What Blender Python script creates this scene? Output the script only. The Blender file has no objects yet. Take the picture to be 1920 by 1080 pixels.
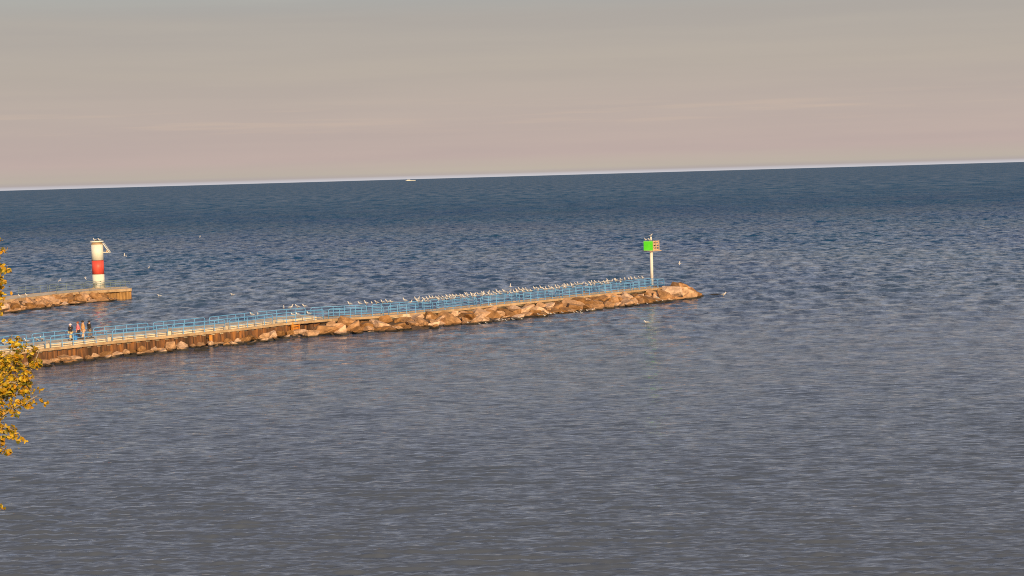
import bpy, bmesh, math, random
import numpy as np
from mathutils import Vector, Matrix, Euler

R = math.radians
S = bpy.context.scene
C = S.collection

# ------------------------------------------------------------------ camera
CAM_H = 16.5
cam_d = bpy.data.cameras.new("camera")
cam = bpy.data.objects.new("camera", cam_d)
C.objects.link(cam)
cam_d.sensor_width = 36.0
cam_d.lens = 60.0
cam_d.clip_start = 0.5
cam_d.clip_end = 200000.0
PITCH, ROLL = 3.757, 1.62
cam_m = (Matrix.Translation((0, 0, CAM_H)) @ Matrix.Rotation(R(90 - PITCH), 4, 'X')
         @ Matrix.Rotation(R(-ROLL), 4, 'Z'))
cam.matrix_world = cam_m
S.camera = cam
S.render.resolution_x, S.render.resolution_y = 1920, 1080

# ------------------------------------------------------------------ light
SUN_EL, SUN_AZ = 19.0, 158.0          # azimuth clockwise from +Y (view direction)
w = bpy.data.worlds.new("World")
S.world = w
w.use_nodes = True
nt = w.node_tree
N, L = nt.nodes, nt.links
N.clear()
wout = N.new('ShaderNodeOutputWorld')
bg = N.new('ShaderNodeBackground'); bg.inputs['Strength'].default_value = 0.1
L.new(bg.outputs[0], wout.inputs[0])
sky = N.new('ShaderNodeTexSky'); sky.sky_type = 'NISHITA'; sky.sun_disc = False
sky.sun_elevation = R(SUN_EL); sky.sun_rotation = R(SUN_AZ)
sky.dust_density = 1.5; sky.ozone_density = 2.0
tint = N.new('ShaderNodeMix'); tint.data_type = 'RGBA'; tint.blend_type = 'MULTIPLY'
tint.inputs[0].default_value = 1.0
tint.inputs[7].default_value = (0.80, 0.92, 1.05, 1)
L.new(sky.outputs[0], tint.inputs[6])
tc = N.new('ShaderNodeTexCoord')
sep = N.new('ShaderNodeSeparateXYZ'); L.new(tc.outputs['Generated'], sep.inputs[0])
mz = N.new('ShaderNodeMath'); mz.operation = 'MULTIPLY'; mz.inputs[1].default_value = 4.0
L.new(sep.outputs['Z'], mz.inputs[0])
ramp = N.new('ShaderNodeValToRGB'); L.new(mz.outputs[0], ramp.inputs[0])
def lin(r, g, b):
    f = lambda c: (c / 255 / 12.92) if c / 255 <= 0.04045 else ((c / 255 + 0.055) / 1.055) ** 2.4
    return (f(r), f(g), f(b), 1)
stops = [(0.0, (203, 200, 205)), (0.0030, (200, 196, 202)), (0.0055, (178, 168, 166)),
         (0.016, (188, 177, 165)), (0.05, (190, 172, 166)), (0.15, (187, 173, 165)),
         (0.25, (183, 173, 163)), (0.37, (176, 170, 163)), (0.42, (172, 172, 168)), (0.60, (182, 181, 186)), (1.0, (188, 188, 198))]
el = ramp.color_ramp.elements
el[0].position = stops[0][0]; el[0].color = lin(*stops[0][1])
el[1].position = stops[-1][0]; el[1].color = lin(*stops[-1][1])
for p, c in stops[1:-1]:
    e = el.new(p); e.color = lin(*c)
# thin layered cloud streaks low over the lake
mp = N.new('ShaderNodeMapping'); mp.inputs['Scale'].default_value = (3.0, 3.0, 60.0)
L.new(tc.outputs['Generated'], mp.inputs[0])
nz = N.new('ShaderNodeTexNoise'); nz.inputs['Scale'].default_value = 1.6
nz.inputs['Detail'].default_value = 6; L.new(mp.outputs[0], nz.inputs[0])
cr = N.new('ShaderNodeValToRGB'); L.new(nz.outputs[0], cr.inputs[0])
cr.color_ramp.elements[0].position = 0.38; cr.color_ramp.elements[0].color = (0.975, 0.975, 0.98, 1)
cr.color_ramp.elements[1].position = 0.68; cr.color_ramp.elements[1].color = (1.025, 1.02, 1.005, 1)
ml = N.new('ShaderNodeMix'); ml.data_type = 'RGBA'; ml.blend_type = 'MULTIPLY'; ml.inputs[0].default_value = 1
L.new(ramp.outputs[0], ml.inputs[6]); L.new(cr.outputs[0], ml.inputs[7])
# one thin broken ribbon of lit cloud about two degrees up
mpb = N.new('ShaderNodeMapping'); mpb.inputs['Scale'].default_value = (9.0, 9.0, 260.0)
L.new(tc.outputs['Generated'], mpb.inputs[0])
nb_ = N.new('ShaderNodeTexNoise'); nb_.inputs['Scale'].default_value = 1.3; nb_.inputs['Detail'].default_value = 7; L.new(mpb.outputs[0], nb_.inputs[0])
rb = N.new('ShaderNodeValToRGB'); L.new(sep.outputs['Z'], rb.inputs[0])
rb.color_ramp.elements[0].position = 0.024; rb.color_ramp.elements[0].color = (0, 0, 0, 1)
rb.color_ramp.elements[1].position = 0.046; rb.color_ramp.elements[1].color = (0, 0, 0, 1)
e_ = rb.color_ramp.elements.new(0.036); e_.color = (1, 1, 1, 1)
rc = N.new('ShaderNodeMapRange'); rc.inputs[1].default_value = 0.50; rc.inputs[2].default_value = 0.66; L.new(nb_.outputs[0], rc.inputs[0])
mm_ = N.new('ShaderNodeMath'); mm_.operation = 'MULTIPLY'; L.new(rb.outputs[0], mm_.inputs[0]); L.new(rc.outputs[0], mm_.inputs[1])
m3_ = N.new('ShaderNodeMath'); m3_.operation = 'MULTIPLY'; m3_.inputs[1].default_value = 0.32; L.new(mm_.outputs[0], m3_.inputs[0])
mlb = N.new('ShaderNodeMix'); mlb.data_type = 'RGBA'; L.new(m3_.outputs[0], mlb.inputs[0]); L.new(ml.outputs[2], mlb.inputs[6])
mlb.inputs[7].default_value = lin(212, 188, 168)
m10 = N.new('ShaderNodeVectorMath'); m10.operation = 'SCALE'; m10.inputs['Scale'].default_value = 10.0
L.new(mlb.outputs[2], m10.inputs[0])
fr = N.new('ShaderNodeMapRange'); fr.inputs[1].default_value = 0.30; fr.inputs[2].default_value = 0.95
L.new(sep.outputs['Z'], fr.inputs[0])
mx = N.new('ShaderNodeMix'); mx.data_type = 'RGBA'
L.new(fr.outputs[0], mx.inputs[0]); L.new(m10.outputs[0], mx.inputs[6]); L.new(tint.outputs[2], mx.inputs[7])
L.new(mx.outputs[2], bg.inputs[0])

sun_d = bpy.data.lights.new("sun", 'SUN')
sun = bpy.data.objects.new("sun", sun_d); C.objects.link(sun)
sun_d.energy = 5.0; sun_d.angle = R(0.5); sun_d.color = (1.0, 0.70, 0.36)
sd = Vector((math.sin(R(SUN_AZ)) * math.cos(R(SUN_EL)), math.cos(R(SUN_AZ)) * math.cos(R(SUN_EL)), math.sin(R(SUN_EL))))
sun.rotation_euler = sd.to_track_quat('Z', 'Y').to_euler()
S.view_settings.view_transform = 'Standard'
S.view_settings.look = 'None'
S.view_settings.exposure = 0.0
S.view_settings.gamma = 1.0
S.cycles.filter_width = 1.05
S.cycles.use_denoising = False
S.cycles.use_adaptive_sampling = False

# ------------------------------------------------------------------ helpers
rnd = random.Random(7)
Rm = cam_m.to_3x3()
def at(px, py, z=0.0):
    """world point at height z seen at photo pixel px,py (1920 wide)"""
    d = Rm @ Vector(((px - 960) / 3200, (540 - py) / 3200, -1))
    t = (z - CAM_H) / d.z
    return Vector((d.x * t, d.y * t, z))
def at_dist(px, py, dist):
    d = Rm @ Vector(((px - 960) / 3200, (540 - py) / 3200, -1))
    t = dist / d.y
    return Vector((d.x * t, dist, CAM_H + d.z * t))

def setp(o, label=None, cat=None, group=None, kind=None):
    if label: o['label'] = label
    if cat: o['category'] = cat
    if group: o['group'] = group
    if kind: o['kind'] = kind
    return o
def empty(name, loc, label, cat, group=None, rz=0):
    o = bpy.data.objects.new(name, None); C.objects.link(o)
    o.location = loc; o.rotation_euler = (0, 0, rz)
    return setp(o, label, cat, group)
def mesh_obj(name, verts, faces, mats, parent=None, smooth=False, fm=None, loc=None):
    me = bpy.data.meshes.new(name)
    me.from_pydata([tuple(v) for v in verts], [], faces)
    for m in (mats if isinstance(mats, (list, tuple)) else [mats]): me.materials.append(m)
    if fm:
        me.polygons.foreach_set('material_index', fm)
    if smooth: me.polygons.foreach_set('use_smooth', [True] * len(me.polygons))
    me.update()
    o = bpy.data.objects.new(name, me); C.objects.link(o)
    if parent: o.parent = parent
    if loc is not None: o.location = loc
    return o
class MB:
    def __init__(s): s.v = []; s.f = []; s.m = []
    def add(s, vs, fs, mi=0):
        b = len(s.v); s.v += [Vector(v) for v in vs]
        s.f += [tuple(b + i for i in f) for f in fs]; s.m += [mi] * len(fs); return s
    def box(s, c, size, rot=None, mi=0):
        hx, hy, hz = [q / 2 for q in size]
        vs = [Vector((x, y, z)) for x in (-hx, hx) for y in (-hy, hy) for z in (-hz, hz)]
        if rot: vs = [Euler(rot).to_matrix() @ v for v in vs]
        vs = [v + Vector(c) for v in vs]
        return s.add(vs, [(0, 1, 3, 2), (4, 6, 7, 5), (0, 4, 5, 1), (2, 3, 7, 6), (0, 2, 6, 4), (1, 5, 7, 3)], mi)
    def tube(s, pts, r, n=8, mi=0, cap=True):
        pts = [Vector(p) for p in pts]
        rs = r if isinstance(r, (list, tuple)) else [r] * len(pts)
        rings = []
        up = None
        for i, p in enumerate(pts):
            t = (pts[min(i + 1, len(pts) - 1)] - pts[max(i - 1, 0)]).normalized()
            if up is None:
                up = Vector((0, 0, 1)) if abs(t.z) < 0.9 else Vector((1, 0, 0))
            a = t.cross(up).normalized(); b = a.cross(t).normalized(); up = b
            rr = rs[i]; ra, rb = rr if isinstance(rr, (list, tuple)) else (rr, rr)
            rings.append([p + a * math.cos(2 * math.pi * k / n) * ra + b * math.sin(2 * math.pi * k / n) * rb for k in range(n)])
        vs = [v for rg in rings for v in rg]
        fs = [(i * n + k, i * n + (k + 1) % n, (i + 1) * n + (k + 1) % n, (i + 1) * n + k)
              for i in range(len(pts) - 1) for k in range(n)]
        if cap:
            fs.append(tuple(range(n))[::-1]); fs.append(tuple((len(pts) - 1) * n + k for k in range(n)))
        return s.add(vs, fs, mi)
    def build(s, name, mats, parent=None, smooth=False, loc=None):
        return mesh_obj(name, s.v, s.f, mats, parent, smooth, s.m, loc)
def copy_tree(o, parent=None):
    c = o.copy(); C.objects.link(c); c.parent = parent
    for ch in [x for x in C.objects if x.parent == o]: copy_tree(ch, c)
    return c

# ------------------------------------------------------------------ materials
def mat(name, col, rough=0.7, col2=None, scale=3.0, stretch=(1, 1, 1), bump=0.0, bscale=None, p0=0.35, p1=0.65,
        col3=None, detail=6, metallic=0.0, wet=False, world=False, dist=0.05):
    m = bpy.data.materials.new(name); m.use_nodes = True
    n, l = m.node_tree.nodes, m.node_tree.links
    b = n['Principled BSDF']; b.inputs['Roughness'].default_value = rough
    b.inputs['Metallic'].default_value = metallic
    b.inputs['Base Color'].default_value = (*col, 1)
    if col2 or bump:
        t = n.new('ShaderNodeTexCoord'); g = None
        src = t.outputs['Object']
        if world:
            g = n.new('ShaderNodeNewGeometry'); src = g.outputs['Position']
        mpp = n.new('ShaderNodeMapping'); mpp.inputs['Scale'].default_value = stretch
        l.new(src, mpp.inputs[0])
    cout = None
    if col2:
        z = n.new('ShaderNodeTexNoise'); z.inputs['Scale'].default_value = scale; z.inputs['Detail'].default_value = detail
        z.inputs['Roughness'].default_value = 0.65
        l.new(mpp.outputs[0], z.inputs[0])
        r = n.new('ShaderNodeValToRGB'); l.new(z.outputs[0], r.inputs[0])
        r.color_ramp.elements[0].position = p0; r.color_ramp.elements[0].color = (*col, 1)
        r.color_ramp.elements[1].position = p1; r.color_ramp.elements[1].color = (*col2, 1)
        if col3:
            e = r.color_ramp.elements.new((p0 + p1) / 2); e.color = (*col3, 1)
        cout = r.outputs[0]
        if wet:   # permanently wet, algae darkened band just above the water
            g2 = n.new('ShaderNodeNewGeometry'); sp = n.new('ShaderNodeSeparateXYZ'); l.new(g2.outputs['Position'], sp.inputs[0])
            ad = n.new('ShaderNodeMath'); ad.operation = 'MULTIPLY_ADD'; ad.inputs[1].default_value = -0.35
            l.new(z.outputs[0], ad.inputs[0]); l.new(sp.outputs['Z'], ad.inputs[2])
            mr = n.new('ShaderNodeMapRange'); mr.inputs[1].default_value = -0.02; mr.inputs[2].default_value = 0.09
            l.new(ad.outputs[0], mr.inputs[0])
            mm = n.new('ShaderNodeMix'); mm.data_type = 'RGBA'
            l.new(mr.outputs[0], mm.inputs[0]); mm.inputs[6].default_value = (0.035, 0.028, 0.02, 1)
            l.new(cout, mm.inputs[7]); cout = mm.outputs[2]
            # every stone a little different
            oi = n.new('ShaderNodeObjectInfo')
            hs = n.new('ShaderNodeHueSaturation')
            m1 = n.new('ShaderNodeMapRange'); m1.inputs[3].default_value = 0.55; m1.inputs[4].default_value = 1.5
            l.new(oi.outputs['Random'], m1.inputs[0]); l.new(m1.outputs[0], hs.inputs['Value'])
            m2 = n.new('ShaderNodeMapRange'); m2.inputs[3].default_value = 1.15; m2.inputs[4].default_value = 0.7
            l.new(oi.outputs['Random'], m2.inputs[0]); l.new(m2.outputs[0], hs.inputs['Saturation'])
            l.new(cout, hs.inputs['Color']); cout = hs.outputs[0]
        l.new(cout, b.inputs['Base Color'])
    if bump:
        z2 = n.new('ShaderNodeTexNoise'); z2.inputs['Scale'].default_value = bscale or scale * 3
        z2.inputs['Detail'].default_value = 8; l.new(mpp.outputs[0], z2.inputs[0])
        bp = n.new('ShaderNodeBump'); bp.inputs['Strength'].default_value = bump; bp.inputs['Distance'].default_value = dist
        l.new(z2.outputs[0], bp.inputs['Height']); l.new(bp.outputs[0], b.inputs['Normal'])
    return m
M_conc = mat('weathered_concrete', (0.52, 0.43, 0.32), 0.85, (0.72, 0.63, 0.49), 1.1, bump=0.3, world=True)
M_conc2 = mat('old_concrete', (0.32, 0.21, 0.12), 0.85, (0.55, 0.40, 0.25), 0.9, bump=0.5, world=True, stretch=(1, 1, 0.5))
M_steel = mat('rusty_sheet_steel', (0.05, 0.027, 0.016), 0.8, (0.36, 0.15, 0.045), 1.3, stretch=(1.8, 1.8, 0.22),
              col3=(0.15, 0.07, 0.035), bump=0.5, world=True, p0=0.36, p1=0.66)
M_rust = mat('bright_rust', (0.45, 0.16, 0.03), 0.8, (0.75, 0.34, 0.06), 2.5, bump=0.4)
M_rustpile = mat('rusty_end_wall', (0.20, 0.11, 0.045), 0.8, (0.46, 0.26, 0.09), 1.2, stretch=(2, 2, 0.4), bump=0.4, world=True)
M_rock = mat('tan_armour_stone', (0.16, 0.08, 0.035), 0.85, (0.66, 0.37, 0.18), 1.3, col3=(0.42, 0.23, 0.105),
             bump=0.9, bscale=3.5, wet=True, p0=0.3, p1=0.68, dist=0.12)
M_core = mat('packed_rubble', (0.05, 0.035, 0.025), 0.9, (0.16, 0.10, 0.06), 1.5, bump=1.0, bscale=2.0, world=True, dist=0.3)  # rubble darkened to put shade into the gaps between boulders
M_blue = mat('blue_rail_paint', (0.10, 0.33, 0.66), 0.45, (0.16, 0.42, 0.78), 6.0, bump=0.1)
M_grey = mat('grey_green_rail_paint', (0.13, 0.20, 0.21), 0.5, (0.20, 0.27, 0.27), 5.0)
M_white = mat('white_tower_paint', (0.74, 0.74, 0.66), 0.5, (0.82, 0.82, 0.74), 2.0, stretch=(1, 1, 0.3), bump=0.1)
M_red = mat('red_tower_paint', (0.66, 0.07, 0.05), 0.5, (0.80, 0.11, 0.075), 2.0, stretch=(1, 1, 0.3), bump=0.1)
M_dark = mat('dark_metal', (0.04, 0.04, 0.04), 0.5, (0.08, 0.075, 0.07), 5)
M_green = mat('green_dayboard', (0.09, 0.72, 0.02), 0.5, (0.13, 0.84, 0.03), 3)
M_wood = mat('weathered_timber', (0.42, 0.28, 0.18), 0.8, (0.62, 0.45, 0.31), 4, stretch=(1, 1, 4), bump=0.3)
M_pole = mat('pale_post_paint', (0.70, 0.66, 0.62), 0.6, (0.80, 0.77, 0.73), 3, stretch=(1, 1, 0.3))
M_panel = mat('solar_glass', (0.25, 0.27, 0.30), 0.2, (0.32, 0.34, 0.36), 5)
M_ggrey = mat('gull_grey', (0.34, 0.36, 0.40), 0.8, (0.42, 0.44, 0.48), 12)
M_gwhite = mat('gull_white', (0.56, 0.56, 0.58), 0.8, (0.66, 0.65, 0.66), 12)
M_gblack = mat('gull_black', (0.02, 0.02, 0.02), 0.7, (0.04, 0.04, 0.04), 12)
M_gyel = mat('gull_bill', (0.75, 0.5, 0.06), 0.5, (0.8, 0.55, 0.1), 12)
M_skin = mat('skin', (0.62, 0.38, 0.28), 0.55, (0.66, 0.42, 0.31), 8)
M_bark = mat('grey_brown_bark', (0.14, 0.11, 0.08), 0.9, (0.30, 0.25, 0.19), 6, stretch=(2, 2, 0.5), bump=0.8)
M_twig = mat('pale_twig_bark', (0.30, 0.24, 0.17), 0.8, (0.42, 0.35, 0.26), 9)
M_shore = mat('shore_soil_and_grass', (0.06, 0.08, 0.025), 0.95, (0.22, 0.17, 0.10), 0.6, bump=0.8, world=True)
def cloth(name, c): return mat(name, c, 0.9, tuple(min(1, x * 1.25 + .01) for x in c), 7, bump=0.2)

def leaf_mat():
    m = bpy.data.materials.new('autumn_leaf'); m.use_nodes = True
    n, l = m.node_tree.nodes, m.node_tree.links
    b = n['Principled BSDF']; b.inputs['Roughness'].default_value = 0.5
    g = n.new('ShaderNodeNewGeometry')
    r = n.new('ShaderNodeValToRGB'); l.new(g.outputs['Random Per Island'], r.inputs[0])
    e = r.color_ramp.elements
    e[0].position = 0; e[0].color = (0.07, 0.10, 0.015, 1)
    e[1].position = 1; e[1].color = (0.66, 0.42, 0.03, 1)
    for p, c in ((0.14, (0.18, 0.18, 0.02)), (0.35, (0.50, 0.33, 0.02)), (0.65, (0.62, 0.30, 0.015)), (0.85, (0.70, 0.52, 0.03))):
        q = e.new(p); q.color = (*c, 1)
    l.new(r.outputs[0], b.inputs['Base Color'])
    tr = n.new('ShaderNodeBsdfTranslucent'); l.new(r.outputs[0], tr.inputs[0])
    mxs = n.new('ShaderNodeMixShader'); mxs.inputs[0].default_value = 0.25
    l.new(b.outputs[0], mxs.inputs[1]); l.new(tr.outputs[0], mxs.inputs[2])
    l.new(mxs.outputs[0], n['Material Output'].inputs[0])
    return m
M_leaf = leaf_mat()

# ------------------------------------------------------------------ water
def water_mat():
    m = bpy.data.materials.new('lake_water'); m.use_nodes = True
    n, l = m.node_tree.nodes, m.node_tree.links
    n.clear()
    out = n.new('ShaderNodeOutputMaterial')
    g = n.new('ShaderNodeNewGeometry')
    mp1 = n.new('ShaderNodeMapping'); mp1.inputs['Scale'].default_value = (0.4, 1.9, 1.0)
    l.new(g.outputs['Position'], mp1.inputs[0])
    z1 = n.new('ShaderNodeTexNoise'); z1.inputs['Scale'].default_value = 2.2; z1.inputs['Detail'].default_value = 4
    l.new(mp1.outputs[0], z1.inputs[0])
    bp = n.new('ShaderNodeBump'); bp.inputs['Strength'].default_value = 1.0; bp.inputs['Distance'].default_value = 0.05
    mp3 = n.new('ShaderNodeMapping'); mp3.inputs['Scale'].default_value = (0.14, 0.045, 1.0)
    l.new(g.outputs['Position'], mp3.inputs[0])
    z3 = n.new('ShaderNodeTexNoise'); z3.inputs['Scale'].default_value = 1.0; z3.inputs['Detail'].default_value = 3
    l.new(mp3.outputs[0], z3.inputs[0])
    sp3 = n.new('ShaderNodeSeparateXYZ'); l.new(g.outputs['Position'], sp3.inputs[0])
    d3 = n.new('ShaderNodeMapRange'); d3.inputs[1].default_value = 400; d3.inputs[2].default_value = 1500; d3.inputs[4].default_value = 1.0
    l.new(sp3.outputs['Y'], d3.inputs[0])
    b3 = n.new('ShaderNodeBump'); b3.inputs['Distance'].default_value = 1.6
    l.new(d3.outputs[0], b3.inputs['Strength']); l.new(z3.outputs[0], b3.inputs['Height']); l.new(b3.outputs[0], bp.inputs['Normal'])
    l.new(z1.outputs[0], bp.inputs['Height'])
    dif = n.new('ShaderNodeBsdfDiffuse')
    # slow patches of greener and bluer water
    mp2 = n.new('ShaderNodeMapping'); mp2.inputs['Scale'].default_value = (0.02, 0.01, 1)
    l.new(g.outputs['Position'], mp2.inputs[0])
    z2 = n.new('ShaderNodeTexNoise'); z2.inputs['Scale'].default_value = 1.0; z2.inputs['Detail'].default_value = 3
    l.new(mp2.outputs[0], z2.inputs[0])
    r = n.new('ShaderNodeValToRGB'); l.new(z2.outputs[0], r.inputs[0])
    r.color_ramp.elements[0].position = 0.35; r.color_ramp.elements[0].color = (0.007, 0.045, 0.150, 1)
    r.color_ramp.elements[1].position = 0.65; r.color_ramp.elements[1].color = (0.007, 0.060, 0.138, 1)
    # near-shore water colour lightened in place of reflected sky, deep blue lake further out
    sx = n.new('ShaderNodeSeparateXYZ'); l.new(g.outputs['Position'], sx.inputs[0])
    ms = n.new('ShaderNodeMapRange'); ms.inputs[1].default_value = 60; ms.inputs[2].default_value = 330
    l.new(sx.outputs['Y'], ms.inputs[0])
    mc = n.new('ShaderNodeMix'); mc.data_type = 'RGBA'; mc.inputs[6].default_value = (0.092, 0.112, 0.150, 1)
    l.new(ms.outputs[0], mc.inputs[0]); l.new(r.outputs[0], mc.inputs[7])
    mf = n.new('ShaderNodeMapRange'); mf.inputs[1].default_value = 350; mf.inputs[2].default_value = 1400
    l.new(sx.outputs['Y'], mf.inputs[0])
    mc2 = n.new('ShaderNodeMix'); mc2.data_type = 'RGBA'; mc2.inputs[7].default_value = (0.013, 0.090, 0.20, 1)
    l.new(mf.outputs[0], mc2.inputs[0]); l.new(mc.outputs[2], mc2.inputs[6])
    l.new(mc2.outputs[2], dif.inputs[0])
    gl = n.new('ShaderNodeBsdfGlossy'); gl.inputs['Roughness'].default_value = 0.06
    gl.inputs['Color'].default_value = (0.88, 0.93, 1.0, 1)
    l.new(bp.outputs[0], gl.inputs['Normal'])
    fr = n.new('ShaderNodeFresnel'); fr.inputs['IOR'].default_value = 1.333; l.new(bp.outputs[0], fr.inputs['Normal'])
    mr = n.new('ShaderNodeMath'); mr.operation = 'MULTIPLY'; mr.inputs[1].default_value = 0.95
    l.new(fr.outputs[0], mr.inputs[0])
    # far out the waves are smaller than a mesh cell: their facing slopes keep reflection well below grazing
    cp = n.new('ShaderNodeMapRange'); cp.interpolation_type = 'SMOOTHSTEP'
    cp.inputs[1].default_value = 130; cp.inputs[2].default_value = 800; cp.inputs[3].default_value = 0.95; cp.inputs[4].default_value = 0.24
    l.new(sx.outputs['Y'], cp.inputs[0])
    mn = n.new('ShaderNodeMath'); mn.operation = 'MULTIPLY'; l.new(mr.outputs[0], mn.inputs[0]); l.new(cp.outputs[0], mn.inputs[1])
    # unresolved ripples: bright and dark streaks put in by scaling how much it reflects
    def streak(sc_, det):
        q = n.new('ShaderNodeMapping'); q.inputs['Scale'].default_value = sc_; q.inputs['Rotation'].default_value = (0, 0, R(4))
        l.new(g.outputs['Position'], q.inputs[0])
        z = n.new('ShaderNodeTexNoise'); z.inputs['Scale'].default_value = 1.0; z.inputs['Detail'].default_value = det
        z.inputs['Roughness'].default_value = 0.80; z.inputs['Distortion'].default_value = 0.3
        l.new(q.outputs[0], z.inputs[0]); return z.outputs[0]
    sa_ = streak((0.55, 4.4, 1), 4); sb_ = streak((0.42, 0.24, 1), 7); sc3 = streak((0.075, 0.016, 1), 5)
    bl = n.new('ShaderNodeMapRange'); bl.inputs[1].default_value = 110; bl.inputs[2].default_value = 230
    l.new(sx.outputs['Y'], bl.inputs[0])
    sm = n.new('ShaderNodeMix'); l.new(bl.outputs[0], sm.inputs[0]); l.new(sa_, sm.inputs[2])
    bl2 = n.new('ShaderNodeMapRange'); bl2.inputs[1].default_value = 500; bl2.inputs[2].default_value = 1500; bl2.inputs[4].default_value = 0.9
    l.new(sx.outputs['Y'], bl2.inputs[0])
    sm2 = n.new('ShaderNodeMix'); l.new(bl2.outputs[0], sm2.inputs[0]); l.new(sb_, sm2.inputs[2]); l.new(sc3, sm2.inputs[3]); l.new(sm2.outputs[0], sm.inputs[3])
    sr = n.new('ShaderNodeMapRange'); sr.inputs[1].default_value = 0.39; sr.inputs[2].default_value = 0.63
    sr.inputs[3].default_value = 0.15; sr.inputs[4].default_value = 1.95
    l.new(sm.outputs[0], sr.inputs[0])
    mn2 = n.new('ShaderNodeMath'); mn2.operation = 'MULTIPLY'; mn2.use_clamp = True
    l.new(mn.outputs[0], mn2.inputs[0]); l.new(sr.outputs[0], mn2.inputs[1])
    mxs = n.new('ShaderNodeMixShader'); l.new(mn2.outputs[0], mxs.inputs[0])
    l.new(dif.outputs[0], mxs.inputs[1]); l.new(gl.outputs[0], mxs.inputs[2])
    l.new(mxs.outputs[0], out.inputs[0])
    return m
def build_water():
    rows = [44.0]
    while rows[-1] < 60000:
        y = rows[-1]; px = 1.78e-5 * y * y
        lim = max(0.5, y * 0.0016)
        if y > 1000: lim = y * 0.0016 * (1 + (y - 1000) / 1500)
        rows.append(y + min(max(px, 0.05), lim))
    ys = np.array(rows)
    u = np.linspace(-0.42, 0.42, 730)
    side = 0.42 * 1.18 ** np.arange(1, 13)
    u = np.concatenate([-side[::-1], u, side])
    Y, U = np.meshgrid(ys, u, indexing='ij')
    X = U * Y
    sp = np.gradient(ys)[:, None] * np.ones_like(U)
    spx = np.abs(np.gradient(u))[None, :] * Y
    rs = np.random.RandomState(3)
    Z = np.zeros_like(X)
    nw = 140
    lam = np.exp(rs.uniform(np.log(0.36), np.log(22.0), nw))
    far = np.clip((Y - 120) / 160, 0, 1)
    gust = 0.8 + 0.35 * np.sin(X * 0.021 + 1.3 + 0.8 * np.sin(Y * 0.013)) * np.sin(Y * 0.031 + 0.4 + np.sin(X * 0.017))
    for k in range(nw):
        lm = lam[k]
        spread = (0.14 if k % 3 else 0.45) if lm < 1.6 else (0.8 if lm < 6 else 0.45)
        th = rs.normal(0.12, spread)
        kx, ky = math.sin(th) * 2 * math.pi / lm, math.cos(th) * 2 * math.pi / lm
        a = (0.050 if lm < 1.6 else (0.032 if lm < 3 else 0.020)) * lm / (2 * math.pi)
        if lm > 8: a *= 0.7 * (8 / lm) ** 0.5
        f = np.exp(-np.maximum(0, sp * abs(math.cos(th)) * 2.6 / lm - 0.6) * 2.5) * np.exp(-np.maximum(0, spx * abs(math.sin(th)) * 2.6 / lm - 0.6) * 2.5)
        lp = np.maximum(Y * Y / 52800 * 1.9 * 3.0, 0.6)
        band = 0.16 + 0.84 * np.exp(-np.maximum(0, np.log(lm / (1.6 * lp))) ** 2 * 2.0)
        amp = a * f * gust * band
        if lm > 8: amp = amp * (0.02 + 0.5 * far ** 2)
        elif lm > 1.3: amp = amp * (0.55 + 0.65 * far)
        else: amp = amp * (1.15 + 0.1 * far)
        ph = rs.uniform(0, 6.28)
        Z += amp * np.sin(kx * X + ky * Y + ph + 0.6 * np.sin(X * 0.11 + k) )
    Z += 0.35 * np.maximum(Z, 0) ** 2 * 2.0
    nr, nc = X.shape
    co = np.stack([X, Y, Z], -1).astype(np.float32).reshape(-1)
    idx = np.arange(nr * nc).reshape(nr, nc)
    q = np.stack([idx[:-1, :-1], idx[:-1, 1:], idx[1:, 1:], idx[1:, :-1]], -1).reshape(-1).astype(np.int32)
    me = bpy.data.meshes.new('lake_water')
    me.vertices.add(nr * nc); me.vertices.foreach_set('co', co)
    me.loops.add(len(q)); me.loops.foreach_set('vertex_index', q)
    nf = len(q) // 4
    me.polygons.add(nf)
    me.polygons.foreach_set('loop_start', np.arange(0, nf * 4, 4, dtype=np.int32))
    me.polygons.foreach_set('use_smooth', np.ones(nf, dtype=bool))
    me.update(calc_edges=True)
    me.materials.append(water_mat())
    o = bpy.data.objects.new('lake_water', me); C.objects.link(o)
    o['kind'] = 'structure'
    print('water verts', nr * nc)
build_water()

# shore bluff below the viewpoint (the tree is rooted in it)
def build_shore():
    vs, fs = [], []
    xs = [-220 + 10 * i for i in range(45)]
    ys = [-40, -15, -8, 0, 8, 16, 24, 30, 36, 42, 48, 54, 62]
    hz = {-40: 15, -15: 14.9, -8: 14.8, 0: 14.0, 8: 11.8, 16: 9.6, 24: 7.5, 30: 5.8, 36: 4.0, 42: 2.2, 48: 0.6, 54: -0.8, 62: -3}
    r = random.Random(2)
    for y in ys:
        for x in xs: vs.append((x, y + r.uniform(-1.5, 1.5), hz[y] + r.uniform(-.25, .25)))
    n = len(xs)
    for j in range(len(ys) - 1):
        for i in range(n - 1): fs.append((j * n + i, j * n + i + 1, (j + 1) * n + i + 1, (j + 1) * n + i))
    setp(mesh_obj('shore_bluff', vs, fs, M_shore, smooth=True), kind='structure')
build_shore()

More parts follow.
